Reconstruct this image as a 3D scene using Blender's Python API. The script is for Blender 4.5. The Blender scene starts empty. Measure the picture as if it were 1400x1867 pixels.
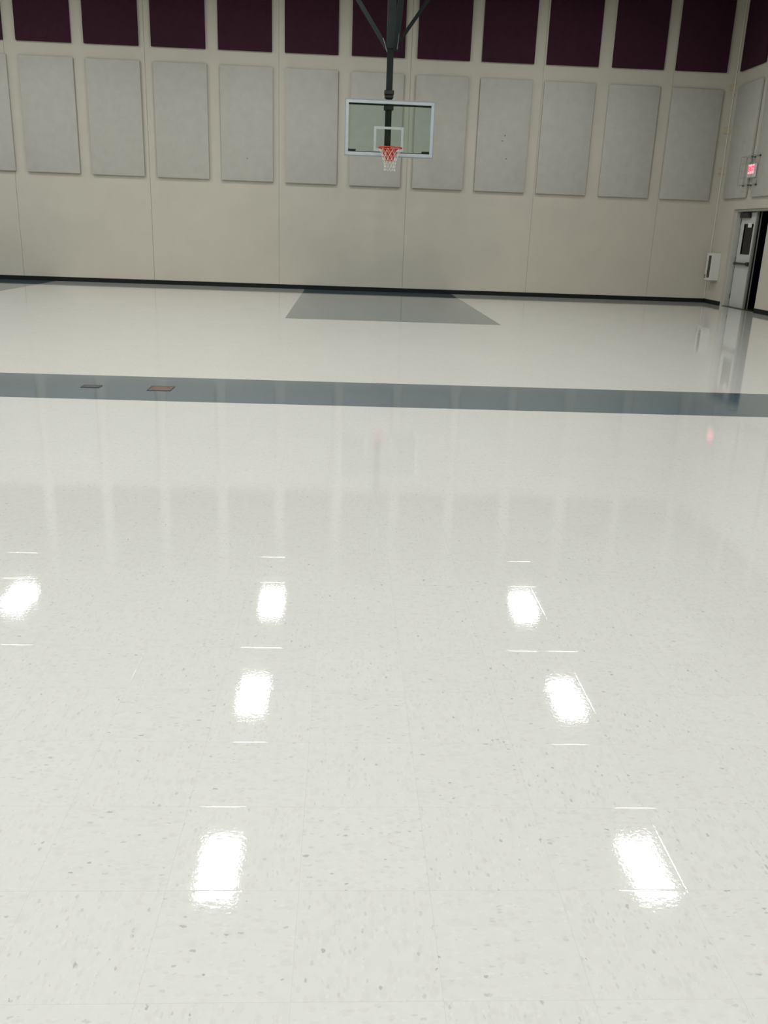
import bpy, bmesh, math, random
from mathutils import Vector, Matrix
random.seed(7)
scn = bpy.context.scene
COL = scn.collection

# ---------------------------------------------------------------- camera
F_PX = 1577.93                     # focal length in pixels of the 1400x1867 frame
cam_d = bpy.data.cameras.new('camera')
cam_d.sensor_fit = 'VERTICAL'
cam_d.sensor_height = 36.0
cam_d.sensor_width = 36.0
cam_d.lens = 36.0 * F_PX / 1867.0
cam_d.clip_start = 0.05
cam_d.clip_end = 200
cam = bpy.data.objects.new('camera', cam_d)
COL.objects.link(cam)
FW = Vector((0.05053739, 0.94962915, -0.30927407))
RT = Vector((0.99850881, -0.04164221, 0.03529998))
UP = Vector((-0.02064303, 0.31059685, 0.95031756))
m = Matrix(((RT.x, UP.x, -FW.x, 0), (RT.y, UP.y, -FW.y, 0), (RT.z, UP.z, -FW.z, 1.46), (0, 0, 0, 1)))
cam.matrix_world = m
scn.camera = cam

# ---------------------------------------------------------------- world and exposure
w = bpy.data.worlds.new('night')
scn.world = w
w.use_nodes = True
w.node_tree.nodes['Background'].inputs[0].default_value = (0.01, 0.012, 0.016, 1)
w.node_tree.nodes['Background'].inputs[1].default_value = 0.04
scn.view_settings.view_transform = 'Standard'
scn.view_settings.look = 'None'
scn.view_settings.gamma = 1.0
scn.view_settings.use_curve_mapping = False
scn.view_settings.exposure = 0.62
LCOL = (.98, 1.0, .985)
LAMP = 41.0                         # radiance of the high bay lenses
scn.cycles.use_denoising = True
scn.cycles.use_adaptive_sampling = False
scn.cycles.caustics_reflective = False
scn.cycles.caustics_refractive = False
scn.cycles.max_bounces = 8
scn.cycles.diffuse_bounces = 6
scn.cycles.glossy_bounces = 4
scn.cycles.transparent_max_bounces = 12
scn.cycles.sample_clamp_indirect = 6.0

# ---------------------------------------------------------------- room numbers
D = 22.257        # inner face of the far wall
XC = 9.134        # inner face of the right wall
XL = -17.6        # left wall
YN = -8.5         # wall behind the camera
H = 7.95          # ceiling
OY0, OY1, OZ = 19.42, 21.27, 2.22      # door opening in the right wall
TILE = 0.3048
TX, TY = -0.9923, 7.43                  # a corner of the floor tile grid

# ---------------------------------------------------------------- helpers
def link(o):
    COL.objects.link(o); return o
def obj(name, bm, mat, parent=None, smooth=False):
    me = bpy.data.meshes.new(name)
    bm.normal_update(); bm.to_mesh(me); bm.free()
    if smooth:
        for p in me.polygons: p.use_smooth = True
    o = link(bpy.data.objects.new(name, me))
    if mat: me.materials.append(mat)
    if parent is not None:
        o.parent = parent
        o.matrix_parent_inverse = parent.matrix_basis.inverted()
    return o
def tag(o, label, cat, group=None):
    o['label'] = label; o['category'] = cat
    if group: o['group'] = group
    return o
def thing(name, loc, label, cat, group=None):
    o = link(bpy.data.objects.new(name, None)); o.location = loc
    o.empty_display_size = 0.1
    return tag(o, label, cat, group)
def struct(o):
    o['kind'] = 'structure'; return o
def box(bm, x0, x1, y0, y1, z0, z1, bevel=0.0, seg=1):
    r = bmesh.ops.create_cube(bm, size=1)
    vs = r['verts']
    for v in vs:
        v.co = Vector((x0 + (v.co.x + .5) * (x1 - x0), y0 + (v.co.y + .5) * (y1 - y0), z0 + (v.co.z + .5) * (z1 - z0)))
    if bevel > 0:
        es = list({e for v in vs for e in v.link_edges})
        bmesh.ops.bevel(bm, geom=es, offset=bevel, segments=seg, affect='EDGES', profile=0.5)
def B(x0, x1, y0, y1, z0, z1, bevel=0.0, seg=1):
    bm = bmesh.new(); box(bm, x0, x1, y0, y1, z0, z1, bevel, seg); return bm
def bar(bm, a, b, wx, wy, up=(0, 0, 1), bevel=0.0):
    """rectangular bar from a to b"""
    a = Vector(a); b = Vector(b); t = (b - a); L = t.length; t.normalize()
    u = Vector(up)
    s = t.cross(u)
    if s.length < 1e-3: s = t.cross(Vector((0, 1, 0)))
    s.normalize(); n = s.cross(t).normalized()
    r = bmesh.ops.create_cube(bm, size=1); vs = r['verts']
    for v in vs:
        c = v.co.copy(); v.co = a + t * ((c.z + .5) * L) + s * (c.x * wx) + n * (c.y * wy)
    if bevel > 0:
        es = list({e for v in vs for e in v.link_edges})
        bmesh.ops.bevel(bm, geom=es, offset=bevel, segments=1, affect='EDGES')
def tube(bm, pts, r, n=8, closed=False):
    P = [Vector(p) for p in pts]; N = len(P); rings = []
    for i, p in enumerate(P):
        if closed: t = P[(i + 1) % N] - P[i - 1]
        else: t = P[min(i + 1, N - 1)] - P[max(i - 1, 0)]
        t.normalize()
        u = Vector((0, 0, 1)) if abs(t.z) < .9 else Vector((0, 1, 0))
        s = t.cross(u).normalized(); v = s.cross(t).normalized()
        rings.append([bm.verts.new(p + (s * math.cos(2 * math.pi * k / n) + v * math.sin(2 * math.pi * k / n)) * r) for k in range(n)])
    M = N if closed else N - 1
    for i in range(M):
        a = rings[i]; b = rings[(i + 1) % N]
        for k in range(n):
            bm.faces.new((a[k], a[(k + 1) % n], b[(k + 1) % n], b[k]))
    if not closed:
        bm.faces.new(rings[0][::-1]); bm.faces.new(rings[-1])
def disc(bm, c, axis, r, h, n=12):
    q = Vector((0, 0, 1)).rotation_difference(Vector(axis)).to_matrix().to_4x4()
    bmesh.ops.create_cone(bm, cap_ends=True, segments=n, radius1=r, radius2=r, depth=h, matrix=Matrix.Translation(c) @ q)

# ---------------------------------------------------------------- materials
def new_mat(name):
    ma = bpy.data.materials.new(name); ma.use_nodes = True
    nt = ma.node_tree; bs = nt.nodes['Principled BSDF']
    return ma, nt, bs
def N(nt, t, **kw):
    n = nt.nodes.new(t)
    for k, v in kw.items(): setattr(n, k, v)
    return n
def math_(nt, op, a, b=None, c=None):
    n = N(nt, 'ShaderNodeMath', operation=op)
    for i, v in enumerate((a, b, c)):
        if v is None: continue
        if isinstance(v, (int, float)): n.inputs[i].default_value = v
        else: nt.links.new(v, n.inputs[i])
    return n.outputs[0]
def world_pos(nt):
    return N(nt, 'ShaderNodeNewGeometry').outputs['Position']
def noise(nt, vec, scale, detail=3, rough=.5):
    n = N(nt, 'ShaderNodeTexNoise'); n.inputs['Scale'].default_value = scale
    n.inputs['Detail'].default_value = detail; n.inputs['Roughness'].default_value = rough
    nt.links.new(vec, n.inputs['Vector']); return n
def ramp(nt, fac, stops):
    r = N(nt, 'ShaderNodeValToRGB'); e = r.color_ramp.elements
    while len(e) < len(stops): e.new(.5)
    for k, (p, c) in enumerate(stops):
        e[k].position = p; e[k].color = (*c, 1) if len(c) == 3 else c
    nt.links.new(fac, r.inputs[0]); return r.outputs[0]
def mixc(nt, fac, a, b, mode='MIX'):
    n = N(nt, 'ShaderNodeMix', data_type='RGBA', blend_type=mode)
    for i, v in ((0, fac), (6, a), (7, b)):
        if isinstance(v, (int, float)): n.inputs[i].default_value = v
        elif isinstance(v, tuple): n.inputs[i].default_value = (*v, 1)
        else: nt.links.new(v, n.inputs[i])
    return n.outputs[2]
def surf(name, col, rough=.6, metal=0.0, var=.06, scale=8, bump=0.0, bscale=200, spec=.5):
    """plain painted / metal / fabric surface with faint procedural variation"""
    ma, nt, bs = new_mat(name)
    p = world_pos(nt)
    n1 = noise(nt, p, scale, 4, .6)
    c0 = tuple(min(1, c * (1 - var)) for c in col); c1 = tuple(min(1, c * (1 + var)) for c in col)
    nt.links.new(ramp(nt, n1.outputs[0], [(.3, c0), (.7, c1)]), bs.inputs['Base Color'])
    bs.inputs['Roughness'].default_value = rough; bs.inputs['Metallic'].default_value = metal
    bs.inputs['Specular IOR Level'].default_value = spec
    if bump:
        n2 = noise(nt, p, bscale, 3, .6)
        b = N(nt, 'ShaderNodeBump'); b.inputs['Strength'].default_value = 1.0; b.inputs['Distance'].default_value = bump
        nt.links.new(n2.outputs[0], b.inputs['Height']); nt.links.new(b.outputs[0], bs.inputs['Normal'])
    return ma
def emit(name, col, s):
    ma, nt, bs = new_mat(name)
    bs.inputs['Base Color'].default_value = (*col, 1)
    bs.inputs['Emission Color'].default_value = (*col, 1); bs.inputs['Emission Strength'].default_value = s
    bs.inputs['Roughness'].default_value = .5
    return ma

def floor_mat(name, base, dark, chips=True, gloss=.035):
    ma, nt, bs = new_mat(name)
    p = world_pos(nt)
    sx = N(nt, 'ShaderNodeSeparateXYZ'); nt.links.new(p, sx.inputs[0])
    u = math_(nt, 'DIVIDE', math_(nt, 'SUBTRACT', sx.outputs[0], TX), TILE)
    v = math_(nt, 'DIVIDE', math_(nt, 'SUBTRACT', sx.outputs[1], TY), TILE)
    fu = math_(nt, 'FRACT', u); fv = math_(nt, 'FRACT', v)
    iu = math_(nt, 'FLOOR', u); iv = math_(nt, 'FLOOR', v)
    cell = N(nt, 'ShaderNodeCombineXYZ'); nt.links.new(iu, cell.inputs[0]); nt.links.new(iv, cell.inputs[1])
    wn = N(nt, 'ShaderNodeTexWhiteNoise', noise_dimensions='3D'); nt.links.new(cell.outputs[0], wn.inputs[0])
    ws = N(nt, 'ShaderNodeSeparateColor'); nt.links.new(wn.outputs['Color'], ws.inputs[0])
    # per tile tone, tiny
    col = mixc(nt, math_(nt, 'MULTIPLY', ws.outputs[2], .35), base, tuple(c * .955 for c in base))
    # cloudy marbling, grey and pinkish flecks
    n1 = noise(nt, p, 28, 4, .6)
    col = mixc(nt, math_(nt, 'MULTIPLY', ramp(nt, n1.outputs[0], [(.42, (0, 0, 0)), (.68, (1, 1, 1))]), .5), col, tuple(c * .93 for c in base))
    if chips:
        # tile direction turns each tile's grain by a quarter turn (checker)
        par = math_(nt, 'MODULO', math_(nt, 'ABSOLUTE', math_(nt, 'ADD', iu, iv)), 2.0)
        st = N(nt, 'ShaderNodeCombineXYZ')
        nt.links.new(math_(nt, 'MULTIPLY', sx.outputs[0], math_(nt, 'ADD', 1.0, math_(nt, 'MULTIPLY', par, .9))), st.inputs[0])
        nt.links.new(math_(nt, 'MULTIPLY', sx.outputs[1], math_(nt, 'SUBTRACT', 1.9, math_(nt, 'MULTIPLY', par, .9))), st.inputs[1])
        warp = noise(nt, p, 90, 3, .6)
        wv = N(nt, 'ShaderNodeVectorMath', operation='SCALE'); nt.links.new(warp.outputs['Color'], wv.inputs[0]); wv.inputs['Scale'].default_value = .022
        vv = N(nt, 'ShaderNodeVectorMath', operation='ADD'); nt.links.new(st.outputs[0], vv.inputs[0]); nt.links.new(wv.outputs[0], vv.inputs[1])
        for sc, thr, rad, amt, c in ((30, .55, .36, .42, tuple(x * .90 for x in base)),
                                     (38, .70, .30, .40, (base[0] * .93, base[1] * .87, base[2] * .86)),
                                     (46, .86, .24, .60, tuple(x * .80 for x in base)),
                                     (31, .95, .17, .6, dark),
                                     (58, .80, .28, .5, tuple(min(1, x * 1.05) for x in base))):
            vo = N(nt, 'ShaderNodeTexVoronoi', voronoi_dimensions='2D', feature='F1'); vo.inputs['Scale'].default_value = sc
            of = N(nt, 'ShaderNodeVectorMath', operation='ADD'); nt.links.new(vv.outputs[0], of.inputs[0]); of.inputs[1].default_value = (sc * .137, sc * .071, 0)
            nt.links.new(of.outputs[0], vo.inputs['Vector'])
            vc = N(nt, 'ShaderNodeSeparateColor'); nt.links.new(vo.outputs['Color'], vc.inputs[0])
            on = math_(nt, 'GREATER_THAN', vc.outputs[0], thr)
            # chip size varies with the cell's second random number
            rr = math_(nt, 'MULTIPLY', math_(nt, 'ADD', vc.outputs[1], .5), rad)
            ins = N(nt, 'ShaderNodeMapRange', interpolation_type='SMOOTHSTEP')
            nt.links.new(math_(nt, 'DIVIDE', vo.outputs['Distance'], rr), ins.inputs[0])
            ins.inputs[1].default_value = .8; ins.inputs[2].default_value = 1.15; ins.inputs[3].default_value = 1; ins.inputs[4].default_value = 0
            f = math_(nt, 'MULTIPLY', math_(nt, 'MULTIPLY', on, ins.outputs[0]), math_(nt, 'MULTIPLY', math_(nt, 'ADD', vc.outputs[2], .35), amt))
            f = math_(nt, 'MINIMUM', f, 1.0)
            col = mixc(nt, f, col, c)
    # hairline joints
    eu = math_(nt, 'MULTIPLY', math_(nt, 'MINIMUM', fu, math_(nt, 'SUBTRACT', 1.0, fu)), TILE)
    ev = math_(nt, 'MULTIPLY', math_(nt, 'MINIMUM', fv, math_(nt, 'SUBTRACT', 1.0, fv)), TILE)
    e = math_(nt, 'MINIMUM', eu, ev)
    jm = math_(nt, 'LESS_THAN', e, .0006)
    col = mixc(nt, math_(nt, 'MULTIPLY', jm, .22), col, tuple(c * .6 for c in base))
    nt.links.new(col, bs.inputs['Base Color'])
    bs.inputs['Roughness'].default_value = gloss
    bs.inputs['IOR'].default_value = 1.5
    bs.inputs['Coat Weight'].default_value = .3           # layers of floor wax
    bs.inputs['Coat Roughness'].default_value = gloss
    bs.inputs['Coat IOR'].default_value = 1.45
    # relief in metres: waxed waviness, slight tilt of every tile, raised lips along joints
    h = math_(nt, 'MULTIPLY', noise(nt, p, 85, 2, .5).outputs[0], WAVE1)
    h = math_(nt, 'ADD', h, math_(nt, 'MULTIPLY', noise(nt, p, 7, 2, .5).outputs[0], WAVE2))
    tl = math_(nt, 'ADD', math_(nt, 'MULTIPLY', math_(nt, 'SUBTRACT', ws.outputs[0], .5), fu), math_(nt, 'MULTIPLY', math_(nt, 'SUBTRACT', ws.outputs[1], .5), fv))
    h = math_(nt, 'ADD', h, math_(nt, 'MULTIPLY', tl, TILE * TILT))
    for ed, LH in ((eu, LIPH * .55), (ev, LIPH)):
        k = math_(nt, 'SUBTRACT', 1.0, math_(nt, 'MINIMUM', math_(nt, 'DIVIDE', ed, LIPW), 1.0))
        h = math_(nt, 'ADD', h, math_(nt, 'MULTIPLY', math_(nt, 'MULTIPLY', k, k), -LH))
    b = N(nt, 'ShaderNodeBump'); b.inputs['Strength'].default_value = 1.0; b.inputs['Distance'].default_value = 1.0
    nt.links.new(h, b.inputs['Height']); nt.links.new(b.outputs[0], bs.inputs['Normal']); nt.links.new(b.outputs[0], bs.inputs['Coat Normal'])
    return ma
WAVE1, WAVE2, TILT, LIPW, LIPH = 8.5e-5, 1.0e-4, .0012, .004, 7e-5

M = {}
M['tile_white'] = floor_mat('waxed_white_tile', (.735, .728, .69), (.40, .41, .40))
M['tile_blue'] = floor_mat('waxed_blue_grey_tile', (.088, .132, .162), (.075, .105, .125), gloss=.06)
M['tile_grey'] = floor_mat('waxed_grey_tile', (.128, .172, .198), (.11, .14, .155))
M['wall'] = surf('painted_concrete', (.50, .475, .405), .75, var=.035, scale=1.3, bump=.0012, bscale=45, spec=.25)
M['joint'] = surf('joint_sealant', (.44, .42, .36), .8)
M['panel'] = surf('pale_fabric_panel', (.435, .425, .385), .9, var=.05, scale=5, bump=.0015, bscale=60, spec=.15)
M['maroon'] = surf('maroon_fabric', (.040, .014, .024), .95, var=.1, scale=9, bump=.001, bscale=150, spec=.1)
M['ceiling'] = surf('dark_ceiling_deck', (.24, .24, .23), .9)
M['base'] = surf('black_rubber', (.007, .008, .010), .6, spec=.2)
M['steel_dark'] = surf('dark_green_black_steel', (.010, .014, .013), .6, var=.15, spec=.2)
M['steel_slate'] = surf('slate_grey_steel', (.022, .029, .030), .6, var=.1, spec=.25)
M['cable'] = surf('steel_cable', (.35, .35, .36), .4, metal=.8)
M['alu'] = surf('white_board_frame', (.44, .485, .51), .4)
M['alu_edge'] = surf('aluminium_edge', (.27, .30, .32), .5)
M['white_line'] = surf('white_target_line', (.40, .455, .44), .6)
M['orange'] = surf('red_orange_rim_paint', (.55, .035, .016), .4)
M['net'] = surf('white_net_cord', (.72, .69, .62), .8)
M['door_paint'] = surf('light_grey_door_paint', (.50, .51, .50), .45, var=.03)
M['frame_paint'] = surf('grey_frame_paint', (.45, .45, .42), .5, var=.03)
M['mullion'] = surf('grey_mullion', (.20, .20, .19), .4, var=.05)
M['black_metal'] = surf('black_door_hardware', (.012, .011, .011), .4)
M['bronze'] = surf('dark_bar_steel', (.06, .058, .045), .35, metal=.5)
M['paper'] = surf('white_paper', (.7, .7, .68), .8)
M['cab'] = surf('white_cabinet_enamel', (.62, .62, .58), .35, var=.02)
M['cab_dark'] = surf('dark_cabinet_window', (.02, .02, .014), .15)
M['weld'] = surf('yellowed_weld_plate', (.48, .44, .31), .6, var=.12, scale=20)
M['sign_white'] = surf('sign_housing', (.62, .62, .60), .4)
M['sign_lens'] = emit('sign_red_lens', (1.0, .36, .44), .62)
M['sign_glow'] = emit('exit_letter_red', (1.0, .015, .04), .85)
M['wire'] = surf('grey_guard_wire', (.30, .30, .28), .5)
M['plate_grey'] = surf('floor_plate_grey_metal', (.085, .08, .08), .4, metal=.2, var=.15, scale=30)
M['plate_brown'] = surf('floor_plate_reddish_brown', (.15, .075, .06), .5, var=.2, scale=30)
M['plate_rim'] = surf('floor_plate_rim', (.05, .045, .045), .5)
M['housing'] = surf('white_lamp_housing', (.6, .6, .6), .5)
M['asphalt'] = surf('outdoor_paving', (.03, .03, .03), .9)
def glass_mat(name, tint, refl=1.5):
    ma, nt, bs = new_mat(name); nt.nodes.remove(bs)
    out = nt.nodes['Material Output']
    tr = N(nt, 'ShaderNodeBsdfTransparent'); tr.inputs[0].default_value = (*tint, 1)
    gl = N(nt, 'ShaderNodeBsdfGlossy'); gl.inputs['Roughness'].default_value = .02
    fr = N(nt, 'ShaderNodeFresnel'); fr.inputs[0].default_value = refl
    mx = N(nt, 'ShaderNodeMixShader'); nt.links.new(fr.outputs[0], mx.inputs[0]); nt.links.new(tr.outputs[0], mx.inputs[1]); nt.links.new(gl.outputs[0], mx.inputs[2])
    nt.links.new(mx.outputs[0], out.inputs[0]); return ma
M['board_glass'] = glass_mat('tempered_board_glass', (.865, .925, .90))
M['door_glass'] = glass_mat('door_lite_glass', (.55, .55, .5))

# ================================================================ structure
floor = struct(obj('floor', B(XL - .3, XC + .32, YN - .3, D + .3, -.15, 0), M['tile_white']))
def floor_patch(name, x0, x1, y0, y1, mat, label):
    o = obj(name, B(x0, x1, y0, y1, -.02, .0006), mat, floor); o['label'] = label; return o
floor_patch('tile_band', XL, XC, TY, TY + 4 * TILE, M['tile_blue'], 'blue grey band of tiles crossing the white floor')
floor_patch('free_throw_lane', TX, TX + 12 * TILE, 14.87, D, M['tile_grey'], 'grey tiled free throw lane below the backboard')
floor_patch('free_throw_lane', -7.055 - 12 * TILE, -7.055, 14.87, D, M['tile_grey'], 'grey tiled lane corner at the left edge')

struct(obj('ceiling', B(XL - .3, XC + .32, YN - .3, D + .3, H, H + .2), M['ceiling']))
struct(obj('wall_left', B(XL - .3, XL, YN, D, 0, H), M['wall']))
struct(obj('wall_front', B(XL - .3, XC + .32, YN - .3, YN, 0, H), M['wall']))

# far wall: sealant backing, one concrete panel per bay, standing 2.5 cm proud
wb = struct(obj('wall_back', B(XL - .3, XC + .32, D + .010, D + .3, 0, H), M['joint']))
joints = [XL, -16.96, -13.92, -10.88, -7.831, -4.680, -1.624, 1.428, 4.535, 7.627, XC]
for a, b in zip(joints[:-1], joints[1:]):
    g = .004
    obj('wall_panel', B(a + (g if a != XL else 0), b - (g if b != XC else -.3), D, D + .012, .0, H, .003), M['wall'], wb)
for z in (4.966, 4.03, 3.12):                     # weld plates joining the two walls in the corner
    bm = bmesh.new()
    box(bm, XC - .13, XC - .004, D - .012, D + .002, z - .07, z + .07, .003)
    box(bm, XC - .012, XC + .002, D - .14, D - .004, z - .07, z + .07, .003)
    for dz in (-.055, .055):
        disc(bm, (XC - .10, D - .016, z + dz), (0, 1, 0), .014, .014, 8)
    o = obj('weld_plate', bm, M['weld'], wb)
struct(obj('trim_1', B(XC - .028, XC, D - .028, D, .11, H, .01), surf('corner_sealant', (.56, .545, .49), .7)))

# right wall with the door opening
bm = bmesh.new()
box(bm, XC, XC + .3, OY1, D + .025, 0, H)
box(bm, XC, XC + .3, YN, OY0, 0, H)
box(bm, XC, XC + .3, OY0, OY1, OZ, H)
struct(obj('wall_right', bm, M['wall']))

# baseboards
def cove(x0, x1, y0, y1): return B(x0, x1, y0, y1, 0, .1, .004)
struct(obj('baseboard_back', cove(XL, XC - .012, D - .012, D), M['base']))
struct(obj('baseboard_right', cove(XC - .012, XC, OY1, D), M['base']))
struct(obj('baseboard_right', cove(XC - .012, XC, YN, OY0), M['base']))
struct(obj('baseboard_left', cove(XL, XL + .012, YN, D - .012), M['base']))
struct(obj('outdoor_ground', B(XC + .32, XC + 9, OY0 - 6, OY1 + 6, -.15, -.02), M['asphalt']))

# ---------------------------------------------------------------- double door
door = struct(link(bpy.data.objects.new('door_1', None))); door.location = (XC + .2, (OY0 + OY1) / 2, 0)
bm = bmesh.new()
for y0, y1 in ((OY1 - .05, OY1), (OY0, OY0 + .05)):
    box(bm, XC + .065, XC + .255, y0, y1, 0, OZ, .004)
box(bm, XC + .065, XC + .255, OY0 + .05, OY1 - .05, OZ - .05, OZ, .004)
obj('door_frame', bm, M['frame_paint'], door)
YM0, YM1 = 20.30, 20.355
bm = B(XC + .145, XC + .255, YM0 + .015, YM1, 0, OZ - .05)
box(bm, XC + .145, XC + .19, YM0, YM0 + .02, 0, OZ - .05, .003); box(bm, XC + .232, XC + .255, YM0, YM0 + .02, 0, OZ - .05, .003)
o = obj('mullion', bm, M['mullion'], door); o['label'] = 'grey steel post between the two leaves'
obj('dark_gap_strip', B(XC + .191, XC + .231, YM0 + .008, YM0 + .0148, 0, OZ - .05), M['black_metal'], door)  # dark rubber in the groove of the mullion
obj('dark_gap_strip', B(XC + .195, XC + .215, OY1 - .115, OY1 - .051, .012, OZ - .05), M['black_metal'], door)  # black strip added as the darkness showing through the hinge gap
obj('threshold', B(XC + .05, XC + .30, OY0, OY1, -.01, .012, .004), M['bronze'], door)
def leaf():
    """door leaf built closed, its hinge edge at y=0, reaching to y=-.81, room face at x=0"""
    root = obj('door_leaf', None or leaf_body(), M['door_paint'], None)
    def sub(name, bm, mat, label=None):
        s = obj(name, bm, mat, None); s.parent = root
        if label: s['label'] = label
        return s
    sub('glass_pane', B(.018, .026, -.68, -.18, 1.22, 1.90), M['door_glass'])
    bm = bmesh.new()
    for a in ((-.70, -.68, 1.20, 1.92), (-.18, -.16, 1.20, 1.92)): box(bm, -.006, .05, a[0], a[1], a[2], a[3], .002)
    for a in (1.20, 1.90): box(bm, -.006, .05, -.68, -.18, a, a + .02, .002)
    sub('glazing_bead', bm, M['door_paint'])
    bm = bmesh.new()
    box(bm, -.075, -.045, -.76, -.05, .985, 1.035, .006)
    box(bm, -.075, .0, -.79, -.70, .965, 1.055, .006); box(bm, -.06, 0, -.10, -.02, .98, 1.04, .006)
    sub('push_bar', bm, M['bronze'], 'dark horizontal push bar')
    for z in (.25, 1.1, 1.95):
        bm = bmesh.new(); tube(bm, [(-.006, .006, z - .06), (-.006, .006, z + .06)], .009, 8); sub('hinge', bm, M['bronze'])
    return root
def leaf_body():
    bm = bmesh.new()
    box(bm, 0, .044, -.81, -.68, .012, 2.15, .002); box(bm, 0, .044, -.18, 0, .012, 2.15, .002)
    box(bm, 0, .044, -.68, -.18, .012, 1.22); box(bm, 0, .044, -.68, -.18, 1.90, 2.15)
    return bm
def attach(o, parent, mat):
    o.parent = parent; o.matrix_parent_inverse = parent.matrix_basis.inverted(); o.matrix_basis = mat
far = leaf()
attach(far, door, Matrix.Translation((XC + .18, OY1 - .100, 0)))
o = obj('notice', B(-.002, .0, -.60, -.40, 1.83, 1.93), M['paper'], None); o.parent = far
o['label'] = 'small white notice at the top of the glass'; o.location = (-.008, 0, -.01)
bm = B(-.07, 0, -.50, -.03, 2.03, 2.145, .006)
o = obj('door_closer', bm, M['black_metal'], None); o.parent = far; o['label'] = 'black door closer box'
bm = bmesh.new(); bar(bm, (-.05, -.4, 2.15), (-.06, -.15, 2.155), .02, .008); 
o = obj('closer_arm', bm, M['black_metal'], None); o.parent = far
near = leaf()                     # the other leaf stands open outwards, hidden behind the wall edge
near_m = Matrix.Translation((XC + .262, OY0 + .05, 0)) @ Matrix.Rotation(math.radians(93), 4, 'Z')
attach(near, door, near_m)

# ================================================================ acoustic panels
def panel(name, mat, T=.05):
    # fabric wrapped board: soft bevels, built with its back at y=0, centre bottom at x=0,z=0
    return name, mat, T
def make_panel(name, mat, W, Hh, T=.068, bev=.006):
    bm = B(-W / 2, W / 2, -T, -.010, 0, Hh, bev, 2)
    o = obj(name, bm, mat, None, True)
    return o
def copy(o):
    c = o.copy(); COL.objects.link(c); return c
pale0 = make_panel('acoustic_panel', M['panel'], 1.222, 2.47)
dark0 = make_panel('maroon_panel', M['maroon'], 1.225, 2.44)
used = {'p': False, 'm': False}
words = ['', 'first', 'second', 'third', 'fourth', 'fifth', 'sixth', 'seventh', 'eighth', 'ninth']
def place(kind, x, y, z, rz, label, cat, group):
    src = pale0 if kind == 'p' else dark0
    o = copy(src) if used[kind] else src
    used[kind] = True
    o.location = (x, y, z); o.rotation_euler = (0, 0, rz)
    return tag(o, label, cat, group)
# measured centres of the lower panels on the far wall, index 6 is behind the hoop
pc = {0: -8.395, 1: -6.904, 2: -5.399, 3: -3.880, 4: -2.369, 5: -.860, 6: .660, 7: 2.170, 8: 3.677, 9: 5.180, 10: 6.722, 11: 8.243}
zb = {i: 2.487 - .0052 * i for i in pc}
for i, x in pc.items():
    k = i - 6
    if k == 0: lb = 'pale grey acoustic wall panel directly behind the hoop and backboard'
    elif k == 1: lb = 'pale grey acoustic wall panel just right of the hoop, its left edge behind the backboard'
    elif k == 2: lb = 'pale grey acoustic wall panel with three small dark marks, second right of the hoop'
    elif i == 11: lb = 'pale grey acoustic wall panel on the far wall, nearest the corner by the door'
    elif i == 4: lb = 'pale grey acoustic wall panel with one tiny dark spot, second left of the hoop'
    elif i == 0: lb = 'pale grey acoustic wall panel cut off by the left edge of the photo'
    else: lb = 'pale grey acoustic panel on the far wall, %s to the %s of the hoop' % (words[abs(k)], 'left' if k < 0 else 'right')
    o = place('p', x, D, zb[i], 0, lb, 'wall panel', 'pale acoustic panels around the gym walls')
    if i == 8:
        for dx, z in ((917 - 911, 3.70), (913 - 911, 3.58), (922 - 911, 3.19)):
            bm = bmesh.new(); disc(bm, (.05 + dx * .013 - .08, -.0685, z - zb[i]), (0, 1, 0), .013, .003, 8)
            s = obj('dark_mark', bm, M['black_metal'], None); s.parent = o
    if i == 4:
        bm = bmesh.new(); disc(bm, (-.0, -.0685, .50), (0, 1, 0), .011, .003, 8)
        s = obj('dark_mark', bm, M['black_metal'], None); s.parent = o
mc = {0: -8.44, 1: -6.924, 2: -5.413, 3: -3.903, 4: -2.388, 5: -.874, 6: .662, 7: 2.177, 8: 3.678, 9: 5.190, 10: 6.741, 11: 8.250}
for i, x in mc.items():
    k = i - 6
    if k == 0: lb = 'dark maroon wall panel behind the basketball hoop mast'
    elif i == 11: lb = 'dark maroon panel high on the far wall, nearest the corner by the door'
    elif i == 0: lb = 'dark maroon panel cut to a sliver by the left edge of the photo'
    else: lb = 'dark maroon panel high on the far wall, %s to the %s of the mast panel' % (words[abs(k)], 'left' if k < 0 else 'right')
    place('m', x, D, 5.249 + .0017 * i, 0, lb, 'wall panel', 'maroon panels high on the gym walls')
rw = ['nearest the corner', 'above the door, behind the exit sign side'] 
for i in range(7):
    y = 21.28 - i * 1.512
    lbs = ['pale grey acoustic panel on the right wall, nearest the corner, left of the exit sign',
           'pale grey acoustic panel on the right wall above the door, cut by the photo edge']
    lb = lbs[i] if i < 2 else 'pale grey acoustic panel on the right wall, %s one from the corner' % words[i + 1]
    place('p', XC, y, 2.465, -math.pi / 2, lb, 'wall panel', 'pale acoustic panels around the gym walls')
    place('m', XC, 21.33 - i * 1.508, 5.26, -math.pi / 2,
          'dark maroon panel high on the right wall, %s one from the corner' % words[i + 1] if i else 'dark maroon panel on the right wall at the corner, cut by the photo edge',
          'wall panel', 'maroon panels high on the gym walls')

# ================================================================ basketball goal
BX, BY, BZ = .846, 19.264, 2.907
bg = thing('basketball_goal', (BX, BY, BZ), 'glass basketball backboard with red rim and net on a dark ceiling mast', 'basketball hoop')
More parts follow.
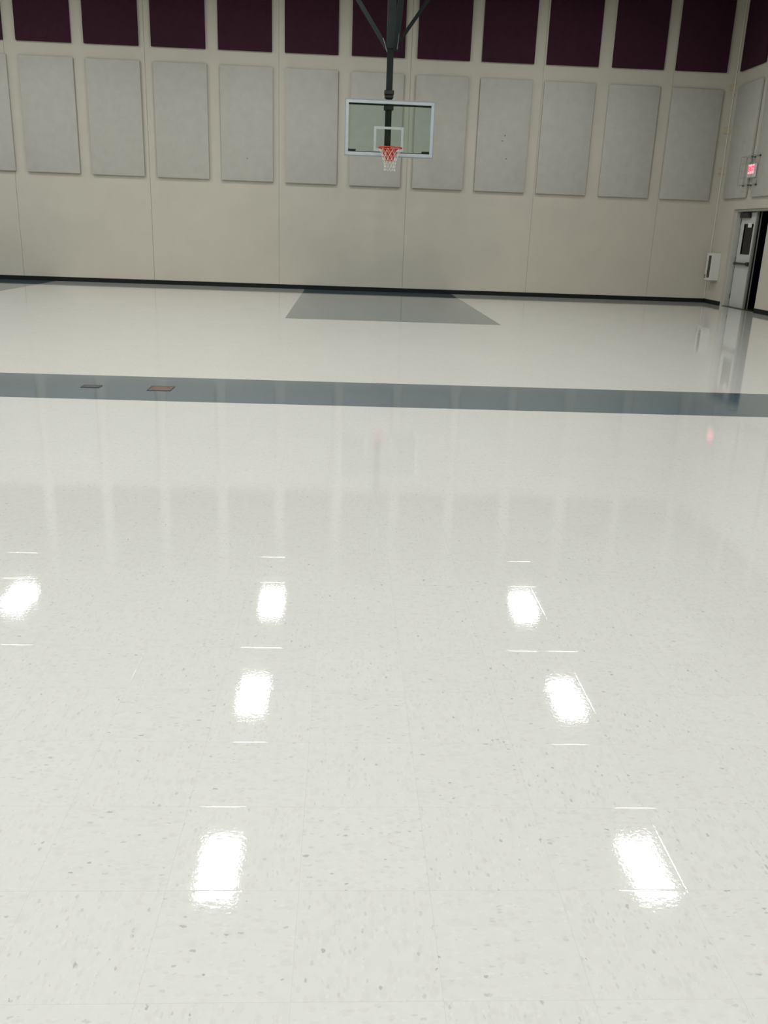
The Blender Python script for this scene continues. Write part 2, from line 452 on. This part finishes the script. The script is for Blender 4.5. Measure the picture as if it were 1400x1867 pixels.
# glass, border and target square
obj('glass_board', B(BX - .88, BX + .88, BY, BY + .012, BZ + .03, BZ + 1.04), M['board_glass'], bg)
bm = bmesh.new()
x0, x1, z0, z1 = BX - .915, BX + .915, BZ, BZ + 1.07
t = .074
box(bm, x0 + .014, x1 - .014, BY - .018, BY - .001, z1 - t, z1 - .014, .002); box(bm, x0 + .014, x1 - .014, BY - .018, BY - .001, z0 + .014, z0 + t, .002)
box(bm, x0 + .014, x0 + t, BY - .018, BY - .001, z0 + t, z1 - t, .002); box(bm, x1 - t, x1 - .014, BY - .018, BY - .001, z0 + t, z1 - t, .002)
o = obj('board_border', bm, M['alu'], bg); o['label'] = 'white border around the glass'
bm = bmesh.new()
box(bm, x0, x1, BY - .022, BY + .045, z1 - .014, z1, .002); box(bm, x0, x1, BY - .022, BY + .045, z0, z0 + .014, .002)
box(bm, x0, x0 + .014, BY - .022, BY + .045, z0 + .014, z1 - .014, .002); box(bm, x1 - .014, x1, BY - .022, BY + .045, z0 + .014, z1 - .014, .002)
o = obj('board_edge', bm, M['alu_edge'], bg); o['label'] = 'grey metal edge of the board'
bm = bmesh.new()
s0, s1, q0, q1 = BX - .012 - .305, BX - .012 + .305, 3.01, 3.478
for a in ((s0, s1, q1 - .05, q1), (s0, s1, q0, q0 + .05), (s0, s0 + .05, q0 + .05, q1 - .05), (s1 - .05, s1, q0 + .05, q1 - .05)):
    box(bm, a[0], a[1], BY - .004, BY - .0005, a[2], a[3])
o = obj('target_square', bm, M['white_line'], bg); o['label'] = 'white painted target square'
# rear rails seen through the glass
bm = bmesh.new()
box(bm, BX - .845, BX + .845, BY + .02, BY + .06, 3.872, 3.902, .003)
o = obj('rear_rail', bm, M['steel_dark'], bg)
bm = bmesh.new()
box(bm, BX - .845, BX + .845, BY + .02, BY + .05, 2.978, 2.998, .003)
obj('rear_rail', bm, M['steel_dark'], bg)
for s in (-1, 1):
    cx = BX + s * .76
    obj('corner_bracket', B(cx - .08, cx + .08, BY + .02, BY + .045, 3.00, 3.035, .003), M['steel_slate'], bg)
# mast
MXc = .818
YB = BY + .13
bm = bmesh.new()
box(bm, MXc - .064, MXc + .064, YB - .064, YB + .064, 2.96, 5.05, .008)
obj('mast', bm, M['steel_dark'], bg)
bm = bmesh.new()
box(bm, MXc - .085, MXc + .085, YB - .085, YB + .085, 4.93, H, .01)
obj('mast_sleeve', bm, M['steel_slate'], bg)
for z0_, z1_, hw in ((4.02, 4.15, .098), (3.80, 3.872, .098)):
    bm = bmesh.new()
    if z0_ > 4:
        box(bm, MXc - hw, MXc + hw, YB - .10, YB + .10, 4.085, 4.165, .008)
        box(bm, MXc - .088, MXc + .088, YB - .09, YB + .09, 4.02, 4.075, .008)
        for sx in (-1, 1):
            for zz in (4.045, 4.125): disc(bm, (MXc + sx * .075, YB - .107, zz), (0, 1, 0), .014, .02, 6)
    else:
        box(bm, MXc - hw, MXc + hw, YB - .11, YB + .09, z0_, z1_, .006)
    obj('mast_clamp', bm, M['black_metal'], bg)
obj('mounting_arm', B(MXc - .06, MXc + .06, BY + .01, YB - .06, 3.0, 3.16, .006), M['steel_dark'], bg)
bm = bmesh.new(); bar(bm, (MXc + .105, YB - .02, 4.92), (MXc + .19, 14.9, H - .02), .10, .10, bevel=.006)
o = obj('front_brace', bm, M['steel_slate'], bg); o['label'] = 'sloping dark brace rising from the mast towards the camera'
for s, m_, wd in ((-1, M['steel_slate'], .07), (1, M['steel_dark'], .06)):
    bm = bmesh.new(); z0 = 4.93
    bar(bm, (MXc + s * .07, YB, z0), (MXc + s * (.07 + (H - z0) * .715), YB, H - .01), wd, wd, up=(0, 1, 0), bevel=.004)
    obj('side_brace', bm, m_, bg)
for a, b in (((MXc + .125, YB - .16, 4.90), (MXc + .27, 16.6, 7.3)), ((MXc - .07, YB - .10, 4.85), (MXc - .16, YB - .1, 5.1))):
    bm = bmesh.new(); tube(bm, [a, b], .007, 6); obj('cable', bm, M['cable'], bg)
# rim
RZ = 3.05; RC = Vector((BX + .012, BY - .381, RZ)); RR = .2365
bm = bmesh.new(); tube(bm, [RC + Vector((math.cos(a) * RR, math.sin(a) * RR, 0)) for a in [2 * math.pi * k / 40 for k in range(40)]], .0105, 8, True)
rim = obj('rim', bm, M['orange'], bg, True); rim['label'] = 'red hoop ring'
hook = None
for k in range(12):
    a = 2 * math.pi * (k + .5) / 12; c = RC + Vector((math.cos(a) * RR, math.sin(a) * RR, -.02))
    if hook is None:
        bm = bmesh.new(); tube(bm, [(0, 0, .012), (0, 0, -.012)], .004, 6); hook = obj('net_hook', bm, M['orange']); h_ = hook
    else:
        h_ = hook.copy(); COL.objects.link(h_)
    h_.parent = rim; h_.location = c
bm = bmesh.new()   # mounting plate and gusset under the ring
box(bm, RC.x - .135, RC.x + .135, BY - .034, BY - .019, 2.925, 3.075, .003)
v = [bm.verts.new(p) for p in ((RC.x - .13, BY - .034, 3.04), (RC.x + .13, BY - .034, 3.04), (RC.x + .09, BY - .150, 3.045), (RC.x - .09, BY - .150, 3.045),
                               (RC.x - .13, BY - .034, 3.055), (RC.x + .13, BY - .034, 3.055), (RC.x + .09, BY - .150, 3.06), (RC.x - .09, BY - .150, 3.06))]
for f in ((0, 1, 2, 3), (7, 6, 5, 4), (0, 4, 5, 1), (1, 5, 6, 2), (2, 6, 7, 3), (3, 7, 4, 0)): bm.faces.new([v[i] for i in f])
v = [bm.verts.new(p) for p in ((RC.x - .13, BY - .034, 3.04), (RC.x + .13, BY - .034, 3.04), (RC.x + .085, BY - .034, 2.82), (RC.x - .085, BY - .034, 2.82),
                               (RC.x - .12, BY - .145, 3.04), (RC.x + .12, BY - .145, 3.04), (RC.x + .075, BY - .045, 2.82), (RC.x - .075, BY - .045, 2.82))]
for f in ((0, 1, 2, 3), (7, 6, 5, 4), (0, 4, 5, 1), (1, 5, 6, 2), (2, 6, 7, 3), (3, 7, 4, 0)): bm.faces.new([v[i] for i in f])
for s in (-1, 1): bar(bm, (RC.x + s * .11, BY - .03, 3.035), (RC.x + s * .19, BY - .25, 3.045), .012, .012)
bmesh.ops.recalc_face_normals(bm, faces=bm.faces)
o = obj('rim_bracket', bm, M['orange'], bg); o['label'] = 'red mounting bracket behind the net'
# net: twelve loops of diamonds narrowing downwards
bm = bmesh.new(); levels = [(0, .232, -.025), (.5, .185, -.11), (0, .150, -.19), (.5, .128, -.265), (0, .115, -.335), (.5, .112, -.40), (0, .118, -.445)]
for li in range(len(levels) - 1):
    o0, r0, h0 = levels[li]; o1, r1, h1 = levels[li + 1]
    for k in range(12):
        a0 = 2 * math.pi * (k + .5 + o0) / 12
        for s in (-.5, .5):
            a1 = a0 + 2 * math.pi * s / 12
            p0 = RC + Vector((math.cos(a0) * r0, math.sin(a0) * r0, h0)); p1 = RC + Vector((math.cos(a1) * r1, math.sin(a1) * r1, h1))
            mid = (p0 + p1) / 2 + Vector((0, 0, -.003))
            tube(bm, [p0, mid, p1], .0034, 5)
o = obj('net', bm, M['net'], bg, True); o['label'] = 'white cord net'

# ================================================================ exit sign in its wire guard
sx = XC - .004
ex = thing('exit_sign', (XC, 20.42, 3.0), 'small white exit sign with glowing red letters on the right wall above the door', 'exit sign')
obj('housing', B(XC - .112, XC - .076, 20.21, 20.62, 2.875, 3.165, .008), M['sign_white'], ex)
obj('wall_mount', B(XC - .076, XC - .002, 20.43, 20.60, 2.93, 3.10), M['sign_white'], ex)
obj('sign_face', B(XC - .1155, XC - .112, 20.285, 20.575, 2.955, 3.15, .001), M['sign_lens'], ex)
cu = bpy.data.curves.new('exit', 'FONT'); cu.body = 'EXIT'; cu.size = .145; cu.extrude = .002; cu.align_x = 'CENTER'; cu.align_y = 'CENTER'
cu.offset = .002; cu.space_character = 1.05
to = bpy.data.objects.new('exit_text', cu); COL.objects.link(to); bpy.context.view_layer.update()
me = bpy.data.meshes.new_from_object(to.evaluated_get(bpy.context.evaluated_depsgraph_get()))
bpy.data.objects.remove(to)
# text runs towards the camera (-Y) as seen from inside the room, facing -X
me.transform(Matrix(((0, 0, -1, XC - .117), (-1, 0, 0, 20.43), (0, 1, 0, 3.052), (0, 0, 0, 1))))
me.name = 'lettering'
lt = link(bpy.data.objects.new('lettering', me)); me.materials.clear(); me.materials.append(M['sign_glow'])
lt.parent = ex; lt.matrix_parent_inverse = ex.matrix_basis.inverted(); lt['label'] = 'red letters EXIT'
g = thing('wire_guard', (XC, 20.46, 3.0), 'thin grey wire cage fixed to the wall around the exit sign', 'guard')
gy0, gy1, gz0, gz1, gx = 20.14, 20.78, 2.72, 3.32, XC - .22
bm = bmesh.new()
tube(bm, [(gx, gy0, gz0), (gx, gy1, gz0), (gx, gy1, gz1), (gx, gy0, gz1)], .006, 6, True)
tube(bm, [(XC - .088, gy0, gz0), (XC - .088, gy1, gz0), (XC - .088, gy1, gz1), (XC - .088, gy0, gz1)], .006, 6, True)
for y in (gy0, gy1):
    for z in (gz0, gz1): tube(bm, [(XC - .088, y, z), (gx, y, z)], .006, 6)
obj('guard_frame', bm, M['wire'], g)
bm = bmesh.new()
for k in range(1, 5):
    y = gy0 + (gy1 - gy0) * k / 5; tube(bm, [(gx, y, gz0), (gx, y, gz1)], .0025, 5)
for k in range(1, 4):
    z = gz0 + (gz1 - gz0) * k / 4; tube(bm, [(XC - .088, gy0, z), (gx, gy0, z), (gx, gy1, z), (XC - .088, gy1, z)], .0025, 5)
obj('guard_wires', bm, M['wire'], g)['kind'] = 'stuff'
for z in (gz0, gz1):
    obj('mounting_tab', B(XC - .096, XC - .002, 20.50, 20.56, z - .015, z + .015, .003), M['bronze'], g)
for y, z in ((gy0, gz0), (gy1, gz0), (gy0, gz1)):
    obj('corner_clip', B(XC - .100, XC - .078, y - .03, y + .03, z - .017, z + .017, .003), M['bronze'], g)

# ================================================================ extinguisher cabinet
fx0, fy0, fy1, fz0, fz1 = XC - .20, 21.60, 21.96, .575, 1.215
fc = thing('extinguisher_cabinet', (XC, 21.78, fz0), 'white metal wall cabinet with a narrow dark window, between the corner and the door', 'cabinet')
obj('cabinet_body', B(fx0 + .018, XC, fy0, fy1, fz0, fz1, .006), M['cab'], fc)
bm = bmesh.new()
for a in ((fy0, fy0 + .085, fz0, fz1), (fy1 - .10, fy1, fz0, fz1), (fy0 + .085, fy1 - .10, fz0, fz0 + .06), (fy0 + .085, fy1 - .10, fz1 - .06, fz1)):
    box(bm, fx0, fx0 + .018, a[0], a[1], a[2], a[3], .003)
df = obj('cabinet_door', bm, M['cab'], fc)
obj('window', B(fx0 + .006, fx0 + .012, fy0 + .08, fy1 - .095, fz0 + .055, fz1 - .055), M['cab_dark'], df)
bm = bmesh.new(); tube(bm, [(fx0 - .018, fy1 - .05, fz0 + .05), (fx0 - .018, fy1 - .05, fz0 + .12)], .008, 8)
box(bm, fx0 - .018, fx0, fy1 - .056, fy1 - .044, fz0 + .045, fz0 + .06); box(bm, fx0 - .018, fx0, fy1 - .056, fy1 - .044, fz0 + .11, fz0 + .125)
obj('handle', bm, M['black_metal'], df)

# ================================================================ floor cover plates in the band
def cover(cx, cy, w_, d_, mat, label):
    t_ = thing('floor_cover_plate', (cx, cy, 0), label, 'floor plate', 'metal cover plates set in the blue grey band')
    bm = bmesh.new(); rimw = .010
    for a in ((-w_ / 2, w_ / 2, d_ / 2 - rimw, d_ / 2), (-w_ / 2, w_ / 2, -d_ / 2, -d_ / 2 + rimw), (-w_ / 2, -w_ / 2 + rimw, -d_ / 2 + rimw, d_ / 2 - rimw), (w_ / 2 - rimw, w_ / 2, -d_ / 2 + rimw, d_ / 2 - rimw)):
        box(bm, cx + a[0], cx + a[1], cy + a[2], cy + a[3], -.004, .005, .001)
    obj('plate_rim', bm, M['plate_rim'], t_)
    obj('lid', B(cx - w_ / 2 + rimw + .001, cx + w_ / 2 - rimw - .001, cy - d_ / 2 + rimw + .001, cy + d_ / 2 - rimw - .001, -.003, .004, .0012), mat, t_)
    for s in (-1, 1):
        bm = bmesh.new(); disc(bm, (cx + s * (w_ / 2 - .03), cy, .0045), (0, 0, 1), .007, .002, 10)
        obj('screw', bm, M['plate_rim'], t_)
cover(-2.307, 8.03, .17, .125, M['plate_grey'], 'small dark grey metal cover plate in the floor band, the left one')
cover(-1.673, 8.02, .215, .225, M['plate_brown'], 'larger reddish brown cover plate in the floor band, the right one')

# ================================================================ high bay lights
ZL = 6.75
def make_lamp():
    r = thing('high_bay_light', (0, 0, 0), '', 'light')
    bm = B(-.28, .28, -.62, .62, ZL + .11, ZL + .17, .008)
    box(bm, -.10, .10, -.50, .50, ZL + .17, ZL + .23, .01)
    obj('housing', bm, M['housing'], r)
    xs, ys = .237, .55
    bm = bmesh.new()                       # lens tray around the glowing bottom face
    for q in ((-xs - .02, -xs, -ys - .02, ys + .02), (xs, xs + .02, -ys - .02, ys + .02), (-xs, xs, -ys - .02, -ys), (-xs, xs, ys, ys + .02)):
        box(bm, q[0], q[1], q[2], q[3], ZL - .004, ZL + .11)
    obj('lens_frame', bm, M['housing'], r)
    ld = bpy.data.lights.new('lens_light', 'AREA'); ld.shape = 'RECTANGLE'; ld.size = 2 * xs; ld.size_y = 2 * ys
    ld.energy = LAMP * math.pi * 4 * xs * ys; ld.color = LCOL
    lo = link(bpy.data.objects.new('lens_light', ld)); lo.parent = r; lo.location = (0, 0, ZL)
    for s in (-1, 1):
        bm = bmesh.new(); tube(bm, [(0, s * .45, ZL + .23), (0, s * .45, H)], .004, 6)
        obj('hanger', bm, M['cable'], r)
    return r
lamp0 = make_lamp()
cols = [(-12.95, 'far left'), (-7.2, 'left'), (-1.52, 'centre'), (4.30, 'right')]
rows = [18.32, 14.15, 9.65, 5.2, .8, -3.6]
first = True
cname = ['outermost left column', 'left column', 'middle column', 'right column']
for ci, (x, _) in enumerate(cols):
    for ri, y in enumerate(rows):
        if first: l = lamp0; first = False
        else:
            l = lamp0.copy(); COL.objects.link(l)
            for ch in lamp0.children:
                c = ch.copy(); COL.objects.link(c); c.parent = l
        l.location = (x, y, 0)
        tag(l, 'white hanging high bay light, %s, %s from the far wall' % (cname[ci], 'nearest' if ri == 0 else words[ri + 1] + ' row'), 'light', 'high bay lights above the gym floor')
